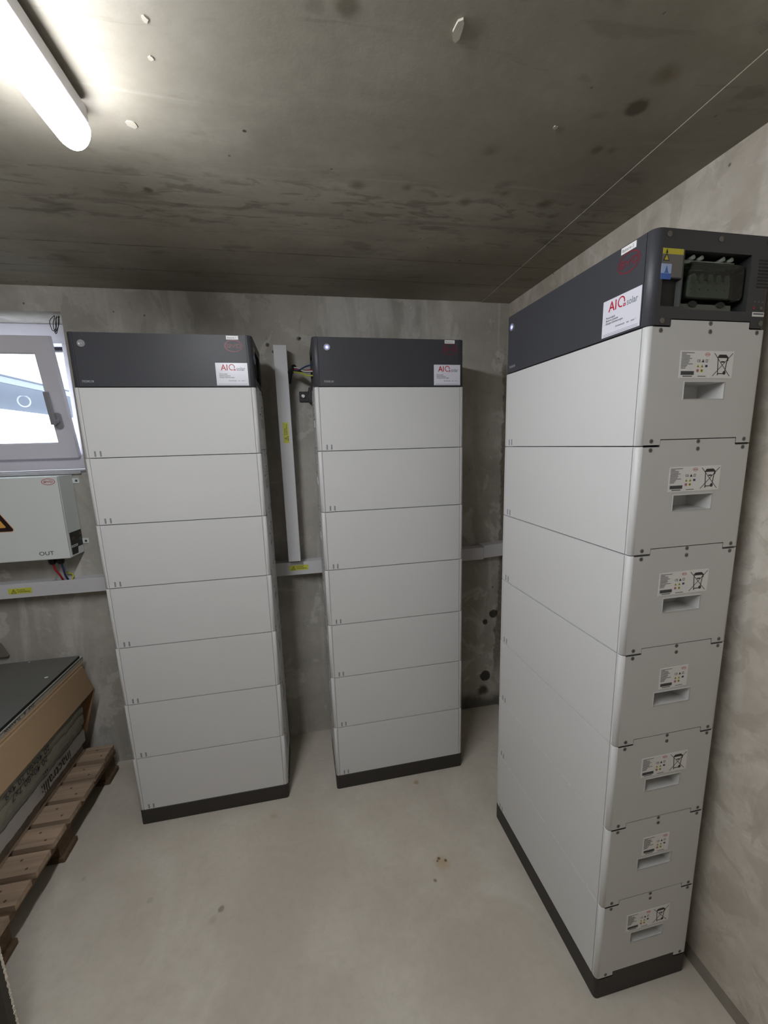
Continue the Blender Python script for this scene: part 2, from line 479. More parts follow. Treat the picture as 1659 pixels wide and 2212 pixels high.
def empty(name, label, cat, loc=(0, 0, 0), rz=0.0, group=None):
    o = bpy.data.objects.new(name, None); COL.objects.link(o)
    o.empty_display_size = 0.1
    o.location = loc; o.rotation_euler = (0, 0, rz)
    o['label'] = label; o['category'] = cat
    if group: o['group'] = group
    return o
def tag(o, label, cat, group=None):
    o['label'] = label; o['category'] = cat
    if group: o['group'] = group
    return o
def struct(o, label=None, cat=None):
    o['kind'] = 'structure'
    if label: o['label'] = label
    if cat: o['category'] = cat
    return o

# ------------------------------------------------------------------ room shell
XL, XR, YF, YB, ZC = -2.6, 1.0072, -4.6, 0.0, 2.135
WX0, WX1, WZ0, WZ1 = -2.04, -0.93, 1.40, 2.042      # window opening
b = MB(); b.box(XL - 0.2, XR + 0.2, YF - 0.2, YB + 0.3, -0.15, 0.0, M_FLOOR)
struct(b.build('floor'), 'smooth grey-beige screed floor with small rust stains', 'floor')
b = MB(); b.box(XL - 0.2, XR + 0.2, YF - 0.2, YB + 0.3, ZC, ZC + 0.2, M_CEIL)
ceil = struct(b.build('ceiling'), 'raw cast concrete ceiling with formwork streaks', 'ceiling')
# narrow formwork panel along the right wall, 4 mm lower than the main field
b = MB()
b.prism([(0.862, 0.0), (0.822, -1.35), (0.74, -4.6), (XR, -4.6), (XR, 0.0)][::-1], frame((0, 0, ZC - 0.0022), (1, 0, 0), (0, 1, 0)), 0.004, M_CEIL)
b.build('ceiling_panel', ceil)
for (x, y, s_, k) in ((0.2811, -1.2415, 0.011, 3), (-0.305, -0.949, 0.012, 1), (-0.2021, -1.1795, 0.006, 1), (-0.2166, -1.1107, 0.005, 1), (0.563, -1.0696, 0.006, 1)):
    b = MB(); rnd = random.Random(int(x * 1000))
    poly = [(x + s_ * (0.6 + 0.5 * rnd.random()) * math.cos(2 * math.pi * i / 9), y + s_ * (0.6 + 0.5 * rnd.random()) * math.sin(2 * math.pi * i / 9) * (2.0 if k == 3 else 1)) for i in range(9)]
    fr = frame((0, 0, ZC), (1, 0, 0), (0, 1, 0))
    b.prism(poly, fr, 0.001, M_FLAKE, -0.0012 * k)
    b.build('plaster_flake', ceil)
b = MB()
b.box(XL - 0.2, WX0, 0, 0.3, 0, ZC, M_WALLB); b.box(WX1, XR + 0.2, 0, 0.3, 0, ZC, M_WALLB)
b.box(WX0, WX1, 0, 0.3, 0, WZ0, M_WALLB); b.box(WX0, WX1, 0, 0.3, WZ1, ZC, M_WALLB)
struct(b.build('wall_back'), 'raw concrete wall with window, behind the two battery towers', 'wall')
b = MB(); b.box(XR, XR + 0.2, YF, 0, 0, ZC, M_WALLR)
struct(b.build('wall_right'), 'raw concrete wall on the right behind the large tower', 'wall')
b = MB(); b.box(XL - 0.2, XL, YF, 0, 0, ZC, M_WALLR)
struct(b.build('wall_left'), 'raw concrete wall on the left, out of view', 'wall')
b = MB(); b.box(XL - 0.2, XR + 0.2, YF - 0.2, YF, 0, ZC, M_WALLR)
struct(b.build('wall_front'), 'raw concrete wall behind the camera', 'wall')
# mortar strip where right wall meets floor
b = MB(); n = 60
rnd = random.Random(3)
ys = [YF - YF * i / n for i in range(n + 1)]
hs = [0.020 + 0.005 * rnd.random() for _ in ys]
vs = []
for y, h in zip(ys, hs):
    vs += [(XR - 0.016, y, 0.0), (XR - 0.012, y, 0.006), (XR - 0.002, y, h), (XR, y, h)]
b.mesh(vs, [(4 * i + k, 4 * i + k + 1, 4 * i + k + 5, 4 * i + k + 4) for i in range(n) for k in range(3)], mat('mortar_strip', (128, 120, 108), 0.9, 0, 0.2, 30, 0.5, 60))
struct(b.build('baseboard_right'), 'dark mortar strip along the foot of the right wall', 'baseboard')

# ------------------------------------------------------------------ window
win = bpy.data.objects.new('window_1', None); COL.objects.link(win); win.location = (-1.5, 0.18, 1.41)
struct(win, 'white framed basement window tilted open inwards above the grey box', 'window')
def wl(bm_, name, bevel=0.0, parent=win):
    off = Vector((-1.5, 0.18, 1.41)) if parent is win else Vector((0, 0, 0))
    bm_.v = [tuple(Vector(v) - off) for v in bm_.v]
    return bm_.build(name, parent, bevel)
b = MB()
b.box(WX0, WX1, 0.18, 0.25, WZ0 + 0.01, 1.473, M_FRAME); b.box(WX0, WX1, 0.18, 0.25, 1.9607, WZ1, M_FRAME)
b.box(-1.031, WX1, 0.18, 0.25, 1.473, 1.9607, M_FRAME); b.box(WX0, -1.94, 0.18, 0.25, 1.473, 1.9607, M_FRAME)
wl(b, 'window_frame', 0.003)
b = MB(); b.box(-1.94, -1.031, 0.262, 0.30, 1.947, 2.03, M_GASKET); wl(b, 'roller_blind_box')
sash = bpy.data.objects.new('sash', None)
COL.objects.link(sash); sash.parent = win
sash.location = Vector((-1.5, 0.15, 1.463)) - Vector((-1.5, 0.18, 1.41)); sash.rotation_euler = (R_(10.2), 0, 0)
H = 0.509; x0, x1 = -0.45, 0.48; gx0, gx1, gz0, gz1 = -0.385, 0.415, 0.063, 0.441
def sbox(bm_, xa, xb, za, zb, ya, yb, mm): bm_.box(xa, xb, ya, yb, za, zb, mm)
for (xa, xb, za, zb, nm) in ((x0, x1, 0, gz0, 'bottom_rail'), (x0, x1, gz1, H, 'top_rail'), (x0, gx0, gz0, gz1, 'stile'), (gx1, x1, gz0, gz1, 'stile')):
    b = MB(); sbox(b, xa, xb, za, zb, 0.0, 0.028, M_FRAME); b.build(nm, sash)
b = MB()
for (xa, xb, za, zb) in ((gx0, gx1, gz0, gz0 + 0.006), (gx0, gx1, gz1 - 0.004, gz1), (gx0, gx0 + 0.004, gz0, gz1), (gx1 - 0.004, gx1, gz0, gz1)):
    sbox(b, xa, xb, za, zb, 0.006, 0.02, M_FRAME)
b.build('glazing_bead', sash)
b = MB(); sbox(b, gx0, gx1, gz0, gz1, 0.012, 0.016, M_GLASS); b.build('pane', sash)
b = MB()
hx, hz = 0.440, 0.165
fr = frame((hx, 0, hz), (1, 0, 0), (0, 0, 1))     # normal = -y
pts = [(0.015 * math.cos(a), (0.022 if math.sin(a) > 0 else -0.022) + 0.013 * math.sin(a)) for a in [2 * math.pi * i / 24 for i in range(24)]]
b.prism(pts, fr, 0.010, M_METAL, 0, True)
b.cyl((hx, -0.008, hz), (hx, -0.045, hz), 0.0095, M_METAL)
b.build('handle_rosette', sash, 0.001)
b = MB()
b.prism([(-0.010, -0.012), (0.010, -0.012), (0.011, 0.125), (-0.009, 0.125)], fr, 0.052, M_METAL, 0.040)
b.build('handle_lever', sash, 0.003)
# sill
b = MB(); b.box(WX0, -0.945, -0.014, 0.185, 1.396, 1.409, M_SILL)
struct(b.build('trim_1', bevel=0.002), 'pale window sill board projecting over the grey box', 'sill')
# loose wires at lintel corner
b = MB()
for pp in ([(-0.972, 0.04, 2.036), (-0.978, 0.03, 2.0), (-0.974, 0.03, 1.965), (-0.962, 0.03, 1.99), (-0.956, 0.035, 2.036)],
           [(-0.968, 0.03, 2.036), (-0.984, 0.02, 2.01), (-0.979, 0.02, 1.975), (-0.966, 0.02, 1.985), (-0.962, 0.02, 2.02), (-0.95, 0.03, 2.03)],
           [(-0.960, 0.03, 2.034), (-0.966, 0.025, 1.99), (-0.972, 0.025, 1.97), (-0.958, 0.03, 2.00), (-0.952, 0.03, 2.034)]):
    b.tube(pp, 0.0014, M_WIREK, 6)
tag(b.build('wire_loop'), 'thin dark tie wire loops hanging at the lintel corner above the window', 'wire')

# ------------------------------------------------------------------ outside
b = MB(); b.box(-40, 30, 0.31, 60, 1.0, 1.28, M_GROUND)
struct(b.build('ground_outside'), 'bright pale ground outside the window', 'ground')
cn = empty('canopy', 'pale flat canopy roof of the neighbouring building seen through the window', 'canopy', (-6, 10, 1.28))
def cl(bm_, name, bevel=0.0):
    bm_.v = [tuple(Vector(v) - Vector((-6, 10, 1.28))) for v in bm_.v]
    return bm_.build(name, cn, bevel)
b = MB(); b.box(-7.28, -4.62, 1.5, 30, 2.6, 2.66, M_CANOPY); cl(b, 'soffit')
b = MB(); b.box(-4.62, -4.58, 1.5, 30, 2.6, 2.70, M_FASC2); b.box(-4.6, -4.57, 1.5, 30, 2.70, 2.725, M_FASC3); cl(b, 'fascia')
for yy in (1.8, 29):
    b = MB(); b.cyl((-7.1, yy, 1.28), (-7.1, yy, 2.6), 0.06, M_FASCIA); cl(b, 'post')
b = MB()
d = Vector((5.3, -9.4, 0)).normalized(); xx = Vector((d.y, -d.x, 0)) * -1
frr = frame((-5.3, 7.5, 2.50), xx, (0, 0, 1))
b.ring(frr, 0, 0, 0.105, 0.115, 0.022, 0.03, M_FASCIA, 28)
b.cyl((-5.3, 7.5, 2.61), (-5.3, 7.5, 2.66), 0.02, M_FASCIA)
cl(b, 'ring_lamp')

# ------------------------------------------------------------------ ceiling lamp
def make_lamp(LX, LY0, LY1, label):
    lamp = empty('ceiling_lamp', label, 'lamp', (LX, (LY0 + LY1) / 2, ZC))
    def ll(bm_, name, bevel=0.0):
        o0 = Vector((LX, (LY0 + LY1) / 2, ZC))
        bm_.v = [tuple(Vector(v) - o0) for v in bm_.v]
        return bm_.build(name, lamp, bevel)
    b = MB(); b.box(LX - 0.032, LX + 0.032, LY0, LY1 - 0.015, 2.092, 2.124, M_LAMPB); ll(b, 'housing', 0.004)
    def u_profile(y, scale=1.0):
        out = []
        for i in range(17):
            a = math.pi * i / 16
            out.append((LX + 0.031 * scale * math.cos(a), y, 2.092 - 0.040 * math.sin(a) * scale))
        return out
    b = MB()
    secs = [u_profile(LY0 + 0.01), u_profile(LY1 - 0.015), u_profile(LY1 - 0.005, 0.93), u_profile(LY1, 0.75)]
    vs = sum(secs, [])
    b.mesh(vs, [(17 * k + i, 17 * k + i + 1, 17 * k + i + 18, 17 * k + i + 17) for k in range(3) for i in range(16)], M_LAMP, True)
    b.face(secs[-1], M_LAMP); b.face(secs[0][::-1], M_LAMP)
    ll(b, 'diffuser')
    b = MB(); b.box(LX - 0.026, LX + 0.026, LY1 - 0.014, LY1 + 0.006, 2.092, 2.122, M_LAMPB); ll(b, 'end_cap', 0.006)
    for yy in (LY0 + 0.12, LY1 - 0.14):
        b = MB(); b.box(LX - 0.02, LX + 0.02, yy - 0.012, yy + 0.012, 2.124, 2.135, M_METAL); ll(b, 'ceiling_clip')
make_lamp(-0.397, -2.15, -0.985, 'lit tubular ceiling lamp with grey housing at the upper left')

# ------------------------------------------------------------------ battery towers
W, D, HB, HM = 0.579, 0.287, 0.0655, 0.233
HU = 1.870 - (HB + 7 * HM)
def loop_pts(r, inset=0.0, seam=None, seg=6):
    """plan outline, counter-clockwise, front at y=0, starting after the front-left corner; returns (points, end-face edge flags)"""
    P = []
    def arc(cx, cy, a0, a1):
        for i in range(seg + 1):
            a = R_(a0 + (a1 - a0) * i / seg)
            P.append((cx + (r - inset) * math.cos(a), cy + (r - inset) * math.sin(a), 'a'))
    if seam:
        P.append((r + 0.0005, inset, 'f')) if False else None
    arc(r, r, 180, 270)
    if seam:
        P += [(seam, inset, 's'), (seam, 0.004, 's'), (W - seam, 0.004, 's'), (W - seam, inset, 's')]
    arc(W - r, r, 270, 360)
    arc(W - r, D - r, 0, 90)
    arc(r, D - r, 90, 180)
    return P

def shell(bm_, r, z0, z1, m_, seam=None, ch=0.0012):
    """vertical shell without its two end planes (they are gridded separately)"""
    rings = []
    for (z, ins) in ((z0, ch), (z0 + ch, 0), (z1 - ch, 0), (z1, ch)):
        rings.append([(p[0], p[1], z) for p in loop_pts(r, ins, seam)])
    n = len(rings[0]); src = loop_pts(r, 0, seam)
    for k in range(3):
        for i in range(n):
            j = (i + 1) % n
            a, c = src[i], src[j]
            if a[2] == 'a' and c[2] == 'a' and abs(a[0] - c[0]) < 1e-6 and (abs(a[0]) < 1e-6 or abs(a[0] - W) < 1e-6) and abs(a[1] - c[1]) > 0.05:
                continue
            sm = a[2] == 'a' and c[2] == 'a' and math.hypot(a[0] - c[0], a[1] - c[1]) < 0.02
            bm_.face([rings[k][i], rings[k][j], rings[k + 1][j], rings[k + 1][i]], m_, sm)
    bm_.face(rings[0][::-1], m_); bm_.face(rings[3], m_)

def end_face(bm_, side, rects, m_):
    x = W if side > 0 else 0.0
    for (a, c, z0, z1) in rects:
        q = [(x, a, z0), (x, c, z0), (x, c, z1), (x, a, z1)]
        bm_.face(q if side > 0 else q[::-1], m_)

G_ = 0.0012
T0, T1v, TH = 0.050, 0.243, 0.0126      # side tab position and height
def module_mesh():
    b = MB(); r = 0.010; z0, z1 = 0.0009, HM - 0.0009
    shell(b, r, z0, z1, M_WHITE, seam=0.0148)
    for s_ in (1, -1):
        # end planes: mirrored ends share the same layout
        end_face(b, s_, [(r, T0, z0 + .0012, z1 - .0012), (T1v, D - r, z0 + .0012, z1 - .0012), (T0, 0.0955, TH + z0, z1), (0.196, T1v, TH + z0, z1), (T0 + G_, T1v - G_, z1, z1 + TH),
                         (0.0955, 0.196, TH + z0, 0.094), (0.0955, 0.196, 0.1275, z1)], M_WHITE)
        xa, xb = (W - 0.0080, W - 0.0064) if s_ > 0 else (0.0064, 0.0080)
        b.box(xa, xb, T0 - 0.004, T1v + 0.004, z0 + 0.0002, TH + 0.004, M_RECESS)
        xa, xb = (W - 0.006, W - 0.0002) if s_ > 0 else (0.0002, 0.006)
        b.box(xa, xb, T0 + G_, T1v - G_, z1 - 0.0002, z1 + TH, M_WHITE)
    # pack core that closes the joint
    b.box(0.052, W - 0.052, 0.006, D - 0.006, -0.001, HM + 0.0005, M_RECESS)
    return b
def to_mesh(b, name):
    o = b.build(name); me = o.data; bpy.data.objects.remove(o); return me

ME = {}
ME['module'] = to_mesh(module_mesh(), 'battery_module')
b = MB(); b.box(0.0166, W - 0.0166, 0.0, 0.0038, 0.0018, HM - 0.0018, M_WHITE)
ME['front_panel'] = to_mesh(b, 'front_panel')
b = MB(); b.box(-0.0027, 0.0027, -0.0003, 0.001, -0.0093, 0.0093, M_MARK); ME['mark'] = to_mesh(b, 'status_mark')

def end_frame(side, v=0.0, z=0.0):
    """drawing frame on an end plane: x to the right as seen from outside, y up, normal outward"""
    if side > 0: return frame((W, v, z), (0, 1, 0), (0, 0, 1))
    return frame((0, v, z), (0, -1, 0), (0, 0, 1))

def recess_mesh(x0, x1, z0, z1, depth, taper, m_, rim=True):
    """cup with slanted sides set into the end plane (frame local: x right, y up, opening at h=0)"""
    b = MB(); fr = frame((0, 0, 0), (0, 1, 0), (0, 0, 1))
    o, ax, ay, nn = fr
    def P(x, y, h): return o + ax * x + ay * y + nn * h
    A = [(x0, z0), (x1, z0), (x1, z1), (x0, z1)]
    B = [(x0 + taper * 0.2, z0 + taper * 0.3), (x1 - taper * 1.6, z0 + taper * 0.3), (x1 - taper * 1.6, z1 - taper * 0.3), (x0 + taper * 0.2, z1 - taper * 0.3)]
    for i in range(4):
        j = (i + 1) % 4
        b.face([P(*A[i], 0), P(*A[j], 0), P(*B[j], -depth), P(*B[i], -depth)], m_)
    b.face([P(*q, -depth) for q in B], m_)
    if rim:
        for i in range(4):
            j = (i + 1) % 4
            e = 0.0022
            E = [(x0 - e, z0 - e), (x1 + e, z0 - e), (x1 + e, z1 + e), (x0 - e, z1 + e)]
            b.face([P(*E[i], 0.0001), P(*E[j], 0.0001), P(*A[j], 0.0009), P(*A[i], 0.0009)], m_)
    return b
ME['recess'] = to_mesh(recess_mesh(0, 0.1005, 0, 0.0335, 0.046, 0.010, M_WHITE), 'handle_recess')

def screw_mesh(m_):
    b = MB(); fr = frame((0, 0, 0), (0, 1, 0), (0, 0, 1))
    b.ring(fr, 0, 0, 0.0048, 0.0048, 0.0008, 0.0004, m_, 16)
    b.disc(fr, 0, 0, 0.0036, 0.0036, 0.0008, M_SCREW, 16)
    b.disc(fr, 0, 0, 0.0014, 0.0014, 0.0009, M_INK, 6)
    return b
ME['screw'] = to_mesh(screw_mesh(M_MARK), 'screw')
def screw_big():
    b = MB(); fr = frame((0, 0, 0), (0, 1, 0), (0, 0, 1))
    b.disc(fr, 0, 0, 0.0052, 0.0052, 0.0012, M_SCREW, 18)
    return b
ME['screw_big'] = to_mesh(screw_big(), 'screw')

def byd_logo(b, fr, cx, cy, rx, ry, m_, h):
    b.ring(fr, cx, cy, rx, ry, rx * 0.085, h, m_, 40)
    s_ = ry * 0.46; t = s_ * 0.27; e = h; kx = 1.42
    # letters drawn as strokes: B, Y, D
    def L(x0, y0, x1, y1): b.line(fr, (cx + x0 * s_ * kx, cy + y0 * s_), (cx + x1 * s_ * kx, cy + y1 * s_), t, e, m_)
    for (xa, kind) in ((-1.78, 'B'), (-0.42, 'Y'), (0.72, 'D')):
        if kind == 'B':
            L(xa, .6, xa + .95, .6); L(xa, 0, xa + .95, 0); L(xa, -.6, xa + .95, -.6); L(xa + .1, .6, xa + .1, -.6)
            L(xa + 1.0, .6, xa + 1.0, .1); L(xa + 1.0, -.1, xa + 1.0, -.6)
        elif kind == 'Y':
            L(xa, .65, xa, .25); L(xa, .25, xa + .42, -.08); L(xa + .84, .65, xa + .84, .25); L(xa + .84, .25, xa + .42, -.08); L(xa + .42, 0, xa + .42, -.7)
        else:
            L(xa, .6, xa + .85, .6); L(xa, -.6, xa + .85, -.6); L(xa + .1, .6, xa + .1, -.6); L(xa + .85, .6, xa + 1.05, .3); L(xa + 1.05, .35, xa + 1.05, -.35); L(xa + .85, -.6, xa + 1.05, -.3)

def rating_label_mesh():
    """78 x 53 mm type label, origin lower left"""
    b = MB(); fr = frame((0, 0, 0), (0, 1, 0), (0, 0, 1))
    b.rect(fr, 0, 0.078, 0, 0.053, 0.0004, M_LABEL)
    e = 0.0006
    wd = [.030, .011, .020, .020, .025, .019, .020, .018, .028, .015, .013, .011]
    for i, w_ in enumerate(wd):
        y = 0.0495 - i * 0.0027
        b.rect(fr, 0.003, 0.003 + w_, y - 0.0013, y, e, M_INK2)
    b.rect(fr, 0.004, 0.036, 0.006, 0.0135, e, M_INK2)
    for i in range(22):
        x = 0.005 + i * 0.00138
        b.rect(fr, x, x + 0.0007, 0.0065, 0.013, e + 0.0001, M_INK)
    b.rect(fr, 0.009, 0.032, 0.0025, 0.0045, e, M_INK2)
    b.text('CE', fr, 0.041, 0.031, 0.0072, M_INK, e, 1.0, 0.01)
    for (x, y, k) in ((0.056, 0.0335, 'g'), (0.065, 0.0335, 'n'), (0.0445, 0.0235, 'w'), (0.0545, 0.0235, 'w'), (0.065, 0.0235, 'c'), (0.0445, 0.0145, 'r'), (0.0545, 0.0145, 'y')):
        if k in 'gw':
            mm = M_INK if k == 'g' else M_YELD
            b.prism([(x - .0033, y - .0027), (x + .0033, y - .0027), (x, y + .0031)], fr, e, mm)
            b.prism([(x - .0014, y - .0018), (x + .0014, y - .0018), (x, y + .001)], fr, e + 0.0001, M_INK)
        elif k == 'n': b.rect(fr, x - .0026, x + .0026, y - .003, y + .003, e, M_INK2); b.rect(fr, x - .0012, x + .0012, y - .002, y + .002, e + .0001, M_LABEL)
        elif k == 'c': b.rect(fr, x - .0028, x + .0028, y - .0022, y + .0022, e, mat('navy_print', (44, 54, 96), 0.5))
        elif k == 'r': b.ring(fr, x, y, .0032, .0032, .0009, e, M_REDL, 16); b.disc(fr, x, y, .0014, .0014, e, M_INK, 10)
        else: b.disc(fr, x, y, .0031, .0031, e, M_YELD, 14); b.disc(fr, x, y, .0014, .0014, e + .0001, M_INK, 10)
    byd_logo(b, fr, 0.0655, 0.046, 0.0062, 0.0036, M_REDL, e)
    b.rect(fr, 0.046, 0.066, 0.0028, 0.0042, e, M_INK2)
    return b
ME['rating'] = to_mesh(rating_label_mesh(), 'rating_label')
def bin_label_mesh():
    """crossed-out wheeled bin, 54 x 53 mm"""
    b = MB(); fr = frame((0, 0, 0), (0, 1, 0), (0, 0, 1))
    b.rect(fr, 0, 0.0535, 0, 0.053, 0.0004, M_LABEL)
    e = 0.0006; t = 0.0014
    def L(p, q, w_=t): b.line(fr, p, q, w_, e, M_INK)
    L((.004, .004), (.0505, .049), .0012); L((.004, .049), (.047, .004), .0012)
    L((.014, .041), (.0165, .009), .0018); L((.038, .041), (.034, .012), .0018)
    L((.0165, .009), (.031, .009), .0018); L((.0135, .0405), (.039, .0405), .0020)
    L((.0135, .0405), (.017, .0450), .0020); L((.017, .0450), (.034, .0450), .0024); L((.034, .0450), (.039, .0405), .0020); L((.0165, .043), (.036, .043), .003)
    L((.0225, .032), (.0315, .032), .0028); L((.039, .041), (.039, .034), .0024)
    b.disc(fr, .033, .0105, .0038, .0038, e, M_INK, 16); L((.0165, .009), (.0165, .0055), .0022)
    return b
ME['bin'] = to_mesh(bin_label_mesh(), 'disposal_label')

# control unit
def unit_mesh():
    b = MB(); r = 0.017; z0, z1 = 0.0009, HU
    shell(b, r, z0, z1, M_DARK, seam=0.0200)
    O = (0.0685, 0.2285, 0.0318, 0.1370)         # opening v0,v1,z0,z1
    K = (0.0220, 0.0660, 0.0360, 0.0860)         # small dark inset
    zt = z1 - .0012; zn = z0 + TH
    for s_ in (1, -1):
        end_face(b, s_, [(r, K[0], z0, zt), (K[0], T0, z0, K[2]), (T0, K[1], zn, K[2]), (K[0], K[1], K[3], zt), (K[1], O[0], zn, zt),
                         (O[0], O[1], zn, O[2]), (O[0], O[1], O[3], zt), (O[1], T1v, zn, zt), (T1v, D - r, z0, zt)], M_DARKP)
    b.box(0.06, W - 0.06, 0.02, D - 0.02, 0.0, HU - 0.005, M_RECESS)
    return b
ME['unit'] = to_mesh(unit_mesh(), 'control_unit')
b = MB(); b.box(0.0210, W - 0.0210, -0.0005, 0.0035, 0.0020, HU - 0.001, M_DARK); ME['unit_panel'] = to_mesh(b, 'front_panel')
ME['opening'] = to_mesh(recess_mesh(0, 0.160, 0, 0.1052, 0.055, 0.004, M_RECESS, False), 'terminal_recess')
ME['inset'] = to_mesh(recess_mesh(0, 0.044, 0, 0.050, 0.008, 0.003, M_RECESS, False), 'cover_inset')
def base_mesh():
    b = MB(); shell(b, 0.010, 0.0, HB - 0.0008, M_BASE, None)
    for s_ in (1, -1):
        end_face(b, s_, [(0.01, D - 0.01, 0.0012, HB - 0.0012)], M_BASE)
        xa, xb = (W - 0.006, W - 0.0001) if s_ > 0 else (0.0001, 0.006)
        b.box(xa, xb, T0 + G_, T1v - G_, HB - 0.002, HB + TH - 0.0006, M_BASE)
    return b
ME['base'] = to_mesh(base_mesh(), 'tower_base')

def breaker_parts(parent):
    """DC breaker under a clear cover in the right-hand opening; frame at opening's lower left"""
    off = (W, 0.0685, 0.0318)
    fr = frame((0, 0, 0), (0, 1, 0), (0, 0, 1))
    b = MB()
    b.rect(fr, 0.012, 0.150, 0.018, 0.085, -0.036, M_RECESS, -0.054)
    b.rect(fr, 0.030, 0.134, 0.030, 0.060, -0.018, mat('breaker_grey', (156, 164, 156), 0.5), -0.036)
    for i in range(5):
        x = 0.038 + i * 0.0205
        b.disc(fr, x + 0.004, 0.064, 0.0068, 0.0085, -0.016, MATS['breaker_grey'], 14, -0.030)
        b.rect(fr, x - 0.0015, x + 0.0095, 0.055, 0.064, -0.016, MATS['breaker_grey'], -0.030)
        b.disc(fr, x + 0.002, 0.044, 0.0013, 0.0013, -0.0175, M_INK, 8, -0.02)
    b.build('breaker_switch', parent, loc=off)
    b = MB()
    A = [(0.018, 0.022), (0.150, 0.022), (0.156, 0.030), (0.156, 0.082), (0.148, 0.090), (0.024, 0.090), (0.016, 0.070), (0.014, 0.030)]
    b.prism(A, fr, -0.006, M_COVER, -0.036)
    b.build('clear_cover', parent, loc=off, bevel=0.003)
    b = MB()
    mm = mat('pale_clip', (150, 160, 148), 0.4)
    b.rect(fr, 0.012, 0.135, 0.0885, 0.0945, -0.014, mm, -0.036)
    b.build('cover_rail', parent, loc=off)
    for x in (0.026, 0.046, 0.098, 0.118):
        b = MB(); b.cyl(Vector((-0.030, x, 0.0950)), Vector((-0.008, x + 0.004, 0.0985)), 0.0040, mm, 10)
        b.build('cover_clip', parent, loc=off)
    b = MB()
    b.rect(fr, 0.010, 0.135, 0.003, 0.014, -0.012, mat('clip_lower', (96, 102, 94), 0.45), -0.040)
    for x in (0.040, 0.108):
        b.disc(fr, x, 0.014, 0.010, 0.006, -0.010, M_RECESS, 14, -0.02)
    b.build('lower_latch', parent, loc=off)

def unit_stickers_end(parent):
    """warning stickers and tiny prints beside the opening"""
    fr = frame((0, 0, 0), (0, 1, 0), (0, 0, 1)); e = 0.0006
    b = MB()
    b.rect(fr, 0.0, 0.0470, 0.0, 0.0490, 0.0004, M_GSTICK)
    b.rect(fr, 0.0, 0.0470, 0.0400, 0.0500, e, M_YELD)
    b.prism([(.002, .028), (.016, .028), (.009, .0425)], fr, e + .0001, M_INK)
    b.prism([(.0045, .0295), (.0135, .0295), (.009, .0385)], fr, e + .0003, M_YELD)
    b.prism([(.0065, .0415), (.0115, .0415), (.009, .0490)], fr, e + .0003, M_INK)
    b.rect(fr, -0.0005, 0.0220, -0.0045, 0.0060, e + .0002, M_BLUE)
    b.rect(fr, -0.0005, 0.0220, 0.0040, 0.0230, e + .0001, M_LBLUE)
    b.prism([(.0075, .0080), (.0145, .0080), (.0115, .0190), (.0105, .0190)], fr, e + .0003, M_BLUE)
    b.line(fr, (.006, .0075), (.016, .0075), .0015, e + .0003, M_BLUE)
    b.build('warning_sticker', parent, loc=(W, 0.0180, 0.0880))
    b = MB()
    b.rect(fr, 0, 0.030, 0, 0.0085, 0.0004, M_LABEL); b.rect(fr, 0.002, 0.028, 0.0035, 0.0065, e, M_INK2)
    b.build('serial_label', parent, loc=(W, 0.2455, 0.0235))
    b = MB()
    b.ring(fr, 0.002, 0.0, 0.0026, 0.0026, 0.0008, 0.0005, M_REDL, 14); b.disc(fr, 0.020, 0.0, 0.0030, 0.0030, 0.0005, M_GSTICK, 14)
    for x in (0.002, 0.012, 0.022): b.prism([(x - .002, .010), (x + .002, .010), (x, .014)], fr, 0.0005, M_GSTICK)
    b.build('printed_symbols', parent, loc=(W, 0.2465, 0.0400))
    b = MB()
    for i in range(9): b.rect(fr, 0, 0.03, i * 0.0062, i * 0.0062 + 0.0028, 0.0006, M_RECESS)
    b.build('vent_slots', parent, loc=(W, 0.2480, 0.0780))

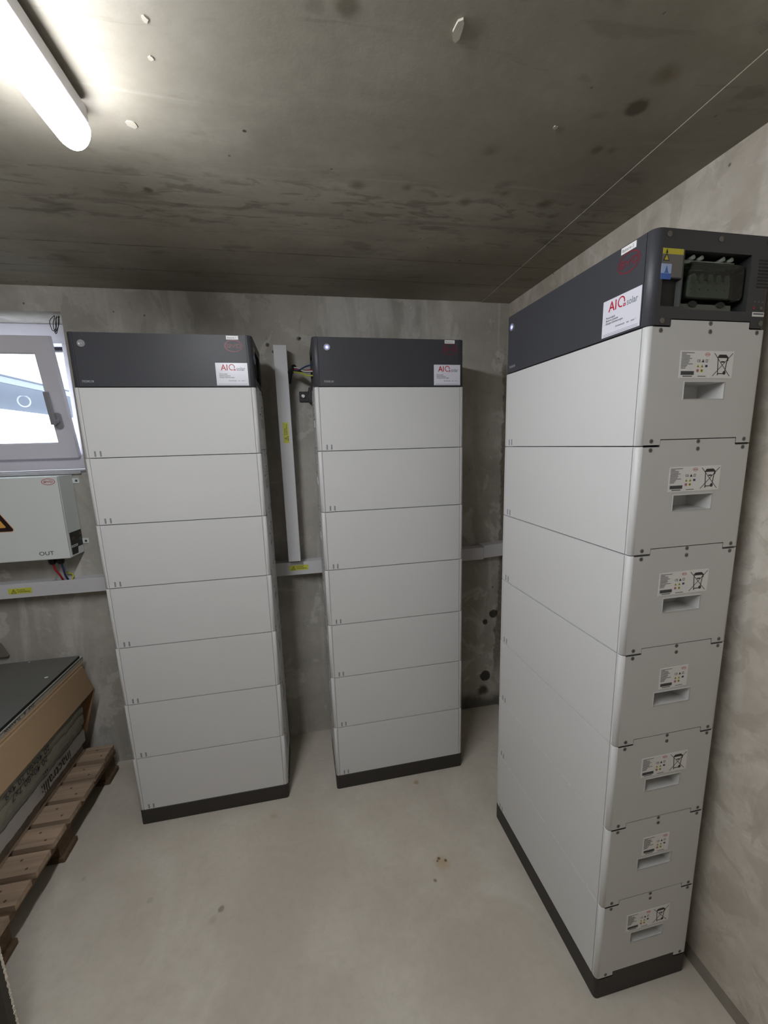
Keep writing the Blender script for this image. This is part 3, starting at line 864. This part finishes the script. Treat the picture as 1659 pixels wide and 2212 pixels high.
def make_tower(loc, rz, label, number, led_on, sx0=0.4500, ends=(1,), premium_x=0.0300, led_x=0.044, grp='battery towers'):
    t = empty('battery_tower', label, 'battery', loc, rz, None)
    link('tower_base', ME['base'], t)
    for i in range(7):
        z = HB + (6 - i) * HM
        mo = link('battery_module', ME['module'], t, loc=(0, 0, z))
        link('front_panel', ME['front_panel'], mo)
        for x in (0.0355, 0.0525): link('status_mark', ME['mark'], mo, loc=(x, 0, 0.0145))
        for s_ in (1, -1):
            # mirrored items on the left end are the same meshes turned half a turn
            def put(name, me, v, z_):
                o = link(name, me, mo, loc=(W if s_ > 0 else 0, v if s_ > 0 else D - v, z_))
                if s_ < 0: o.rotation_euler = (0, 0, math.pi)
                return o
            put('handle_recess', ME['recess'], 0.0955 if s_ > 0 else D - 0.196, 0.0937)
            if s_ not in ends: continue
            single = i in (3, 5)
            va = 0.1065 if single else 0.080
            put('rating_label', ME['rating'], va, 0.1350)
            if not single: put('disposal_label', ME['bin'], 0.1582, 0.1350)
            for (v, z_) in ((0.0285, 0.0100), (0.2640, 0.0095), (0.0283, HM - 0.0084), (0.1460, HM - 0.0082), (0.2634, HM - 0.0078), (0.1452, HM + 0.0074)):
                put('screw', ME['screw'], v, z_)
    zu = HB + 7 * HM
    cu = link('control_unit', ME['unit'], t, loc=(0, 0, zu))
    link('front_panel', ME['unit_panel'], cu)
    fr = frame((0, -0.0005, 0), (1, 0, 0), (0, 0, 1))
    # power button
    b = MB(); f2 = frame((led_x, -0.0005, 0.1370), (1, 0, 0), (0, 0, 1))
    b.ring(f2, 0, 0, 0.0115, 0.0115, 0.0050, 0.0030, M_SILVER, 28)
    b.disc(f2, 0, 0, 0.0068, 0.0068, 0.0014, M_LED if led_on else M_SILVER, 22)
    b.disc(f2, 0, 0, 0.0030, 0.0030, 0.0020, M_LEDW if led_on else M_METAL, 14)
    bt = b.build('power_button', cu)
    bt['label'] = 'round silver button with glowing blue ring' if led_on else 'round silver button, unlit'
    b = MB(); b.text('PREMIUM', fr, premium_x, 0.0150, 0.0105, M_PREM, 0.0004, 0.82, 0.02); b.build('lettering', cu)
    b = MB(); byd_logo(b, fr, sx0 + 0.0660, 0.1372, 0.0300, 0.0200, M_RED, 0.0004)
    b.build('oval_logo', cu)['label'] = 'dark red oval logo'
    # number tag
    b = MB()
    b.rect(fr, sx0 + 0.0440, sx0 + 0.0840, 0.1580, 0.1705, 0.0009, M_LABEL)
    b.text('Batterie %d' % number, fr, sx0 + 0.0465, 0.1610, 0.0092, M_INK2, 0.0011, 0.85)
    b.build('number_tag', cu)
    # installer sticker
    b = MB()
    x0, x1, z0, z1 = sx0, sx0 + 0.1070, 0.0055, 0.0810
    b.rect(fr, x0, x1, z0, z1, 0.0006, M_STICKER)
    e = 0.0009
    b.text('AI', fr, x0 + 0.0175, 0.0560, 0.0285, M_AIRED, e, 0.92, 0.012)
    b.ring(fr, x0 + 0.0540, 0.0665, 0.0100, 0.0108, 0.0026, e, M_AIRED, 30, 0, -15, 290)
    b.rect(fr, x0 + 0.0595, x0 + 0.0660, 0.0553, 0.0612, e, M_AIRED)
    b.rect(fr, x0 + 0.06225, x0 + 0.06325, 0.0565, 0.0600, e + .0002, M_STICKER); b.rect(fr, x0 + 0.0610, x0 + 0.0645, 0.0578, 0.0587, e + .0002, M_STICKER)
    b.text('solar', fr, x0 + 0.0690, 0.0550, 0.0185, M_GREYT, e, 0.80, 0.012)
    for k, tx in enumerate(('Photovoltaik', 'Batterie-Systeme', 'Energie-Optimierungen')):
        b.text(tx, fr, x0 + 0.0110, 0.0420 - 0.0056 * k, 0.0062, M_INK2, e, 0.85, 0.01)
        b.rect(fr, x0 + 0.0050, x0 + 0.0058, 0.0430 - 0.0056 * k, 0.0438 - 0.0056 * k, e, M_INK2)
    b.text('Sonnenenergie    was    sonst  ?', fr, x0 + 0.0400, 0.0200, 0.0056, M_INK2, e, 0.80, 0.005)
    b.rect(fr, x0 + 0.0050, x1 - 0.0040, z0 + 0.0052, z0 + 0.0058, e, M_GREYT)
    b.rect(fr, x0 + 0.0050, x1 - 0.0040, z0 + 0.0022, z0 + 0.0030, e, M_GREYT)
    b.build('installer_sticker', cu)
    for s_ in (1, -1):
        a = link('terminal_recess', ME['opening'], cu, loc=(W, 0.0685, 0.0318) if s_ > 0 else (0, 0.2285, 0.0318))
        c = link('cover_inset', ME['inset'], cu, loc=(W, 0.022, 0.036) if s_ > 0 else (0, 0.066, 0.036))
        if s_ < 0: a.rotation_euler = c.rotation_euler = (0, 0, math.pi)
    for (v, z_) in ((0.0300, 0.1625), (0.1490, 0.1610), (0.2680, 0.1620), (0.0290, 0.0092), (0.2690, 0.0104)):
        link('screw', ME['screw_big'], cu, loc=(W, v, z_))
    breaker_parts(cu)
    unit_stickers_end(cu)
    return t, cu

T1, U1 = make_tower((-0.7404, -0.4046, 0), 0.0126, 'white seven-module battery tower on the left beside the window, unlit button', 1, False)
T2, U2 = make_tower((0.0445, -0.401, 0), 0.016, 'white seven-module battery tower in the middle, against the back wall beside the room corner', 2, True, sx0=0.4570, ends=(-1,), premium_x=0.0365, led_x=0.0530)
t3 = 0.0158
O3 = Vector((0.6707, -1.2478, 0)); V3 = Vector((-math.sin(t3), math.cos(t3), 0))
T3, U3 = make_tower(tuple(O3 + V3 * W), -math.pi / 2 + t3, 'nearest white battery tower along the right wall, handle end turned to the camera', 3, True, sx0=0.4490, led_x=0.0385, premium_x=0.026)

# wall bracket of the middle tower (part of it)
b = MB()
c, s_ = math.cos(-0.016), math.sin(-0.016)
b.box(-0.052, 0.010, D + 0.104, D + 0.108, 1.683, 1.728, M_BLACK)
b.box(-0.012, 0.008, D - 0.001, D + 0.106, 1.678, 1.733, M_BLACK)
b.cyl((-0.034, D + 0.106, 1.7075), (-0.034, D + 0.097, 1.7075), 0.0085, M_SILVER, 16)
b.build('wall_bracket', T2, 0.006, 3)['label'] = 'black bracket screwed to the wall'

# ------------------------------------------------------------------ cable trunking
def yellow_sticker(parent, fr):
    b = MB()
    b.rect(fr, 0, 0.088, 0, 0.024, 0.0005, M_YEL)
    e = 0.0008
    P = [(.011, .003), (.029, .003), (.020, .019)]
    for i in range(3): b.line(fr, P[i], P[(i + 1) % 3], .0016, e, M_INK)
    b.line(fr, (.0205, .014), (.0188, .0095), .0014, e, M_INK); b.line(fr, (.0188, .0098), (.0212, .0092), .0012, e, M_INK); b.line(fr, (.0212, .0095), (.0195, .0052), .0014, e, M_INK)
    b.text('PV Leitung', fr, 0.034, 0.0140, 0.0068, M_INK, e, 0.95, 0.012)
    b.text('Gleichspannungsleitung', fr, 0.034, 0.0065, 0.0068, M_INK, e, 0.72, 0.012)
    return b.build('warning_sticker', parent)
def local(bm_, o, name, parent, bevel=0.0):
    bm_.v = [tuple(Vector(v) - Vector(o)) for v in bm_.v]
    return bm_.build(name, parent, bevel)
o = (-1.6, 0, 0.885)
tr = empty('cable_trunking', 'long horizontal grey cable trunking along the back wall under the box', 'cable trunking', o)
b = MB()
# body with a cable slot in the top near the box
zt, zb = 0.947, 0.888
b.box(-2.55, -1.105, -0.056, 0, zb, zt, M_PVC); b.box(-1.105, -1.02, -0.056, 0, zb, zt - 0.012, M_GASKET); b.box(-1.02, 0.865, -0.056, 0, zb, zt, M_PVC)
b.box(-1.105, -1.02, -0.010, 0, zt - 0.012, zt, M_PVC)
local(b, o, 'trunking_body', tr, 0.001)
b = MB(); b.box(-2.55, 0.865, -0.060, -0.056, zb - 0.002, zt + 0.001, M_PVC); local(b, o, 'trunking_lid', tr, 0.001)
s1 = yellow_sticker(tr, frame((-1.2655 - o[0], -0.060, 0.9045 - o[2]), (1, 0, 0), (0, 0, 1)))
s2 = yellow_sticker(tr, frame((-0.1100 - o[0], -0.060, 0.9085 - o[2]), (1, 0, 0), (0, 0, 1)))
o = (0.93, 0, 0.89)
t2 = empty('cable_trunking', 'short raised end piece of grey trunking in the corner between the towers', 'cable trunking', o)
b = MB(); b.prism([(0.866, 0.893), (XR - 0.001, 0.900), (XR - 0.001, 0.965), (0.866, 0.956)], frame((0, 0, 0), (1, 0, 0), (0, 0, 1)), 0.056, M_PVC); local(b, o, 'trunking_body', t2, 0.001)
b = MB(); b.prism([(0.866, 0.892), (XR - 0.001, 0.899), (XR - 0.001, 0.966), (0.866, 0.957)], frame((0, 0, 0), (1, 0, 0), (0, 0, 1)), 0.060, M_PVC, 0.056); local(b, o, 'trunking_lid', t2, 0.001)
o = (-0.08, 0, 0.965)
t3_ = empty('cable_trunking', 'vertical grey cable trunking on the wall between left and middle towers', 'cable trunking', o)
b = MB(); b.box(-0.1075, -0.0545, -0.096, 0, 0.964, 1.906, M_PVC); local(b, o, 'trunking_body', t3_, 0.001)
b = MB(); b.box(-0.1080, -0.0540, -0.100, -0.096, 0.963, 1.9065, M_PVC); local(b, o, 'trunking_lid', t3_, 0.001)
yellow_sticker(t3_, frame((-0.0680 - o[0], -0.100, 1.500 - o[2]), (0, 0, 1), (-1, 0, 0)))

# ------------------------------------------------------------------ cables by the middle tower
o = (-0.04, -0.1, 1.8)
cb = empty('cable_bundle', 'cables in a black sleeve running from the vertical trunking into the middle tower', 'cable', o)
b = MB(); b.tube([(-0.056, -0.075, 1.755), (-0.050, -0.085, 1.785), (-0.038, -0.105, 1.806), (-0.026, -0.125, 1.812)], 0.0125, M_WIREK, 14); local(b, o, 'sleeve', cb)
for nm, mm, pp in (('cable_red', M_WIRER, [(-0.030, -0.118, 1.805), (-0.010, -0.15, 1.798), (0.020, -0.18, 1.790), (0.056, -0.200, 1.790)]),
                   ('cable_white', M_WIREW, [(-0.030, -0.118, 1.812), (-0.008, -0.155, 1.804), (0.012, -0.19, 1.786), (0.056, -0.225, 1.780)]),
                   ('cable_blue', M_WIREB, [(-0.030, -0.116, 1.801), (-0.006, -0.165, 1.795), (0.022, -0.215, 1.800), (0.056, -0.235, 1.806)]),
                   ('cable_black', M_WIREK, [(-0.030, -0.114, 1.799), (0.004, -0.16, 1.790), (0.028, -0.19, 1.783), (0.056, -0.205, 1.784)]),
                   ('cable_yellow_green', M_WIREY, [(-0.030, -0.114, 1.796), (0.000, -0.155, 1.785), (0.024, -0.185, 1.770), (0.056, -0.20, 1.768)])):
    b = MB(); b.tube(pp, 0.0031, mm, 10); local(b, o, nm, cb)

# ------------------------------------------------------------------ combiner box under the window
o = (-1.233, -0.06, 1.056)
bx = empty('junction_box', 'pale grey wall box with amber warning triangle and red oval logo under the window', 'junction box', o)
X0, X1, Y0, Z0, Z1 = -1.483, -0.983, -0.119, 1.0563, 1.394
b = MB(); b.box(X0, X1, Y0 + 0.012, -0.004, Z0, Z1, M_BOX); local(b, o, 'enclosure', bx, 0.002)
b = MB(); b.box(X0 - 0.0005, X1 + 0.0005, Y0, Y0 + 0.0105, Z0 - 0.0005, Z1, M_BOX); local(b, o, 'cover', bx, 0.003)
for (x, z) in ((-0.976, 1.367), (-0.976, 1.104), (-1.490, 1.367), (-1.490, 1.104)):
    b = MB(); b.box(x - 0.012, x + 0.016, -0.004, 0, z - 0.011, z + 0.011, M_BOX)
    if x > -1.2: b.cyl((x + 0.006, -0.004, z), (x + 0.006, -0.0065, z), 0.0050, M_SCREW, 14)
    local(b, o, 'mounting_lug', bx, 0.001)
fr = frame((0, Y0, 0), (1, 0, 0), (0, 0, 1))
b = MB(); byd_logo(b, fr, -1.0150, 1.3735, 0.0240, 0.0130, M_REDL, 0.0005); local(b, o, 'oval_logo', bx)
b = MB(); b.text('OUT', fr, -1.0925, 1.0755, 0.0225, M_INK, 0.0005, 1.15); local(b, o, 'lettering', bx)['label'] = 'black OUT lettering'
b = MB()
def tri(cx, cz, s__, rr):
    P = []
    for k, a in enumerate((-150, -30, 90)):
        px, pz = cx + s__ * math.cos(R_(a)), cz + s__ * math.sin(R_(a))
        for j in range(5):
            aa = R_(a - 60 + 30 * j); P.append((px + rr * math.cos(aa), pz + rr * math.sin(aa)))
    return P
cx_, cz_ = -1.2420, 1.2290
b.prism(tri(cx_, cz_, 0.0800, 0.009), fr, 0.0005, mat('pale_orange_border', (240, 190, 160), 0.4)); b.prism(tri(cx_, cz_, 0.0800, 0.0065), fr, 0.0007, mat('warning_black', (38, 18, 20), 0.4)); b.prism(tri(cx_, cz_, 0.0560, 0.003), fr, 0.0009, M_ORANGE)
b.prism([(cx_ + .002, cz_ + .035), (cx_ + .010, cz_ + .035), (cx_ + .004, cz_ + .010), (cx_ + .014, cz_ + .010), (cx_ - .006, cz_ - .022), (cx_ + .002, cz_ + .000), (cx_ - .009, cz_ + .000)], fr, 0.0011, MATS['warning_black'])
local(b, o, 'warning_triangle', bx)
f2 = frame((X1, 0, 0), (0, 1, 0), (0, 0, 1))
b = MB()
b.prism([(-.0965, 1.0645), (-.052, 1.0632), (-.047, 1.0895), (-.006, 1.0895), (-.006, 1.158), (-.0965, 1.158)], f2, 0.0005, M_BLACK)
b.rect(f2, -.094, -.048, 1.0945, 1.1035, 0.0008, M_LABEL); b.rect(f2, -.090, -.052, 1.0970, 1.1010, 0.001, M_INK2)
b.disc(f2, -.074, 1.131, .014, .007, 0.0008, mat('dull_red_print', (92, 52, 44), 0.5), 18)
b.prism([(-.026, 1.136), (-.010, 1.136), (-.018, 1.151)], f2, 0.0008, mat('dull_orange_print', (110, 76, 52), 0.5))
b.ring(f2, -.020, 1.120, .007, .007, .002, 0.0008, M_GSTICK, 16)
local(b, o, 'rating_label', bx)['label'] = 'black rating label with a white strip'
for (x, mm, nm, ex) in ((-1.078, M_WIRER, 'cable_red', -1.0715), (-1.047, M_WIREB, 'cable_blue', -1.052)):
    b = MB(); b.cyl((x, -0.068, 1.0565), (x, -0.068, 1.030), 0.0140, M_BLACK, 12); b.cyl((x, -0.068, 1.032), (x, -0.068, 1.024), 0.0105, M_BLACK, 14); local(b, o, 'cable_gland', bx, 0.001)
    b = MB(); b.tube([(x + 0.001, -0.068, 1.027), (x + 0.004, -0.066, 1.000), (ex + 0.006, -0.055, 0.970), (ex + 0.006, -0.036, 0.937)], 0.0038, mm, 10)
    local(b, o, nm, bx)
b = MB(); b.tube([(-1.043, -0.012, 0.962), (-1.036, -0.018, 0.957), (-1.032, -0.03, 0.949), (-1.036, -0.04, 0.937)][::-1], 0.0032, M_WIREY, 10)
b.tube([(-1.060, -0.012, 0.968), (-1.050, -0.016, 0.965), (-1.043, -0.012, 0.962)], 0.0032, M_WIREY, 10)
local(b, o, 'cable_yellow_green', bx)
b = MB(); b.tube([(-1.062, -0.010, 0.972), (-1.060, -0.012, 1.000), (-1.062, -0.02, 1.056)], 0.0032, M_WIREW, 10)
local(b, o, 'cable_white', bx)

# ------------------------------------------------------------------ pallet
o = (-1.55, -0.46, 0)
pl = empty('pallet', 'raw pine pallet on the floor at the left carrying stacked boards', 'pallet', o)
tops = [(-0.160, -0.068, -0.962), (-0.268, -0.1875, -0.953), (-0.368, -0.288, -0.948), (-0.469, -0.388, -0.950), (-0.570, -0.490, -0.951), (-0.672, -0.5930, -0.947), (-0.7725, -0.6945, -0.948), (-0.880, -0.800, -0.947)]
for i, (ya, yb, xe) in enumerate(tops):
    b = MB()
    b.box(-2.15, xe, ya, yb, 0.122, 0.144, M_WOOD)
    for (nx, ny) in ((-0.985, 0.25), (-1.02, 0.7)):
        b.cyl((nx, ya + (yb - ya) * ny, 0.1435), (nx, ya + (yb - ya) * ny, 0.1443), 0.0045, M_WOODD, 8)
    local(b, o, 'deck_board', pl, 0.0025)
for x in (-1.042, -1.60, -2.14):
    b = MB(); b.box(x, x + 0.085, -0.878, -0.072, 0.100, 0.122, M_WOODY); local(b, o, 'cross_bearer', pl, 0.002)
for (ya, yb) in ((-0.149, -0.052), (-0.513, -0.419), (-0.862, -0.766)):
    b = MB(); b.box(-2.15, -0.963, ya, yb, 0.0, 0.022, M_WOODD)
    local(b, o, 'runner_board', pl, 0.004)
    for x in (-1.075, -1.61, -2.14):
        b = MB(); b.box(x, x + 0.10, ya + 0.003, yb - 0.003, 0.022, 0.100, M_WOODD); local(b, o, 'block', pl, 0.003)

# ------------------------------------------------------------------ stack on the pallet
def grid_side(bm_, x, y0, y1, z0, z1, m_, amp, ny=70, nz=4, seed=1, xback=-2.1):
    """wrapped pack: its +x side is a rumpled sheet"""
    rnd = random.Random(seed); vs = []
    for j in range(nz + 1):
        for i in range(ny + 1):
            y = y0 + (y1 - y0) * i / ny; z = z0 + (z1 - z0) * j / nz
            k = amp * (math.sin(y * 47 + seed + j * 0.9) * 0.5 + math.sin(y * 113 + j * 2.1) * 0.3 + rnd.uniform(-0.5, 0.5))
            if j in (0, nz): k -= amp
            vs.append((x + k, y, z))
    bm_.mesh(vs, [(j * (ny + 1) + i, j * (ny + 1) + i + 1, (j + 1) * (ny + 1) + i + 1, (j + 1) * (ny + 1) + i) for j in range(nz) for i in range(ny)], m_, True)
    bm_.box(xback, x - amp * 2.2, y0, y1, z0, z1, m_)
YN = -0.90
b = MB(); b.box(-2.1, -1.074, -0.885, -0.090, 0.1445, 0.156, M_PALEB)
tag(b.build('board', bevel=0.001), 'thin pale wooden board lying directly on the pallet deck', 'board')
b = MB(); grid_side(b, -1.071, -0.880, -0.105, 0.1565, 0.212, M_FILM, 0.0045, seed=4)
tag(b.build('insulation_pack'), 'flat pack in crumpled dark grey film, just above the lowest board', 'pack')
o = (-1.5, -0.5, 0.213)
pk = empty('insulation_pack', 'white wrapped insulation pack with large black lettering in the stack', 'pack', o)
b = MB(); grid_side(b, -1.050, -0.880, -0.110, 0.2125, 0.270, M_FOAMW, 0.0022, seed=9); local(b, o, 'wrapping', pk)
b = MB(); grid_side(b, -1.052, -0.880, -0.120, 0.2705, 0.347, M_FOAMSH, 0.0030, seed=12); local(b, o, 'shaded_wrapping', pk)  # upper half of the white pack, overhang shade painted in
f2 = frame((-1.0455, -0.235, 0.268), (0, -1, 0), (0, 0, -1))
b = MB(); b.text('inactralli:', f2, 0, 0.004, 0.060, M_INK, 0.002, 0.92, 0.006); local(b, o, 'lettering', pk)
b = MB(); b.text('inactralli:', f2, 0.005, -0.060, 0.055, M_INK, 0.0015, 0.92, 0.006); local(b, o, 'lettering', pk)
o = (-1.5, -0.5, 0.339)
pk2 = empty('insulation_pack', 'olive kraft-wrapped pack printed 40x80 below the brown carton', 'pack', o)
b = MB(); grid_side(b, -1.000, -0.880, -0.190, 0.3480, 0.400, M_KRAFT, 0.0022, seed=21); local(b, o, 'wrapping', pk2)
b = MB(); grid_side(b, -0.996, -0.880, -0.190, 0.4005, 0.449, M_KRAFT, 0.0026, seed=23); local(b, o, 'upper_wrapping', pk2)
for (zz, st, tx) in ((0.424, -0.430, '20 40x80 20 4x9'), (0.392, -0.445, '20 40x80 7x7')):
    f2 = frame((-0.9925 if zz > 0.400 else -0.9965, st, zz + 0.010), (0, -1, 0), (0, 0, -1))
    b = MB(); b.text(tx, f2, 0, 0, 0.030, M_INK, 0.0012, 1.15, 0.005)
    local(b, o, 'lettering', pk2)
# brown carton whose side flares outwards, with a hanging end flap
o = (-1.5, -0.5, 0.45)
ct = empty('carton', 'large brown cardboard carton with outward sloping side under the grey boards', 'box', o)
b = MB(); fr = frame((0, -0.88, 0), (1, 0, 0), (0, 0, 1))
b.prism([(-2.05, 0.4500), (-0.990, 0.4500), (-0.986, 0.4520), (-1.016, 0.5640), (-1.022, 0.5700), (-2.05, 0.5700)], fr, -0.780, M_CARD)
local(b, o, 'carton_body', ct, 0.002)
b = MB(); fr = frame((0, -0.0995, 0), (1, 0, 0), (0, 0, 1))
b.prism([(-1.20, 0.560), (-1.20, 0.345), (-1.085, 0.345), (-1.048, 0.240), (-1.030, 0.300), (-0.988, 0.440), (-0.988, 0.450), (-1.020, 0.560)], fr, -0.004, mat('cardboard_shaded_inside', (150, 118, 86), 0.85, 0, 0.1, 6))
local(b, o, 'end_flap', ct)
b = MB(); b.box(-2.05, -1.020, -0.885, -0.0850, 0.5702, 0.5745, M_CARD); local(b, o, 'carton_lid', ct, 0.0008)
o = (-1.5, -0.5, 0.575)
gb = empty('board', 'grey insulation board with stamped lettering and pale foil top', 'board', o)
b = MB(); b.box(-2.05, -1.0300, -0.90, -0.062, 0.5750, 0.5965, M_GREYB); local(b, o, 'board_core', gb, 0.0015)
b = MB(); b.box(-2.05, -1.0260, -0.90, -0.072, 0.5966, 0.5985, M_FOIL); local(b, o, 'foil_facing', gb)
b = MB(); f2 = frame((-1.0300, -0.405, 0.5925), (0, -1, 0), (0, 0, -1))
b.text('ZUJ  :8   TLAVAW   :STTE', f2, 0, 0.001, 0.0150, M_INK, 0.0006, 1.35, 0.01); local(b, o, 'lettering', gb)
o = (-1.5, -0.5, 0.599)
sl = empty('board', 'black film-faced board lying on top of the stack', 'board', o)
b = MB(); b.box(-2.06, -1.0285, -0.92, -0.088, 0.5990, 0.6090, M_SLABE); local(b, o, 'board_core', sl, 0.001)
b = MB(); b.box(-2.06, -1.0295, -0.919, -0.089, 0.6091, 0.6105, M_SLAB); local(b, o, 'facing', sl)
b = MB()
for (x, y, rr) in ((-1.0663, -0.2568, 0.0052), (-1.215, -0.10, 0.0024)):
    b.disc(frame((x, y, 0.6105), (1, 0, 0), (0, 1, 0)), 0, 0, rr * 1.3, rr, 0.0004, M_LABEL, 14)
local(b, o, 'white_speck', sl)
b = MB(); fr = frame((0, -0.008, 0), (1, 0, 0), (0, 0, 1))
b.prism([(-1.700, 0.6115), (-1.342, 0.6115), (-1.365, 0.672), (-1.44, 0.700), (-1.700, 0.700)], fr, 0.016, mat('grey_fibre_board', (120, 114, 106), 0.8, 0, 0.1, 9))
tag(b.build('board_offcut'), 'grey board offcut leaning on the back wall, standing on the black board', 'board')

# ------------------------------------------------------------------ dark upright panel at the left frame edge
o = (-1.3, -1.06, 0)
up_ = empty('upright_panel', 'dark upright panel with chipped pale edge at the lower left frame edge', 'panel', o)
xe = -0.7815
b = MB(); b.box(-1.75, xe - 0.0012, -1.072, -1.0502, 0.0, 0.80, M_UPB); local(b, o, 'panel_board', up_)
b = MB(); rnd = random.Random(5); n = 200; vs = []
for i in range(n + 1):
    z = 0.80 * i / n
    k = rnd.uniform(-0.0004, 0.0016)
    vs += [(xe - 0.0018 + k * 0.5, -1.0535 - rnd.uniform(0, 0.0025), z), (xe - 0.0006 + k, -1.0515, z), (xe + k, -1.0498, z), (xe - 0.004, -1.0495, z)]
b.mesh(vs, [(4 * i + k, 4 * i + k + 1, 4 * i + k + 5, 4 * i + k + 4) for i in range(n) for k in range(3)], M_CHIP)
local(b, o, 'chipped_edge', up_)

bpy.context.view_layer.update()
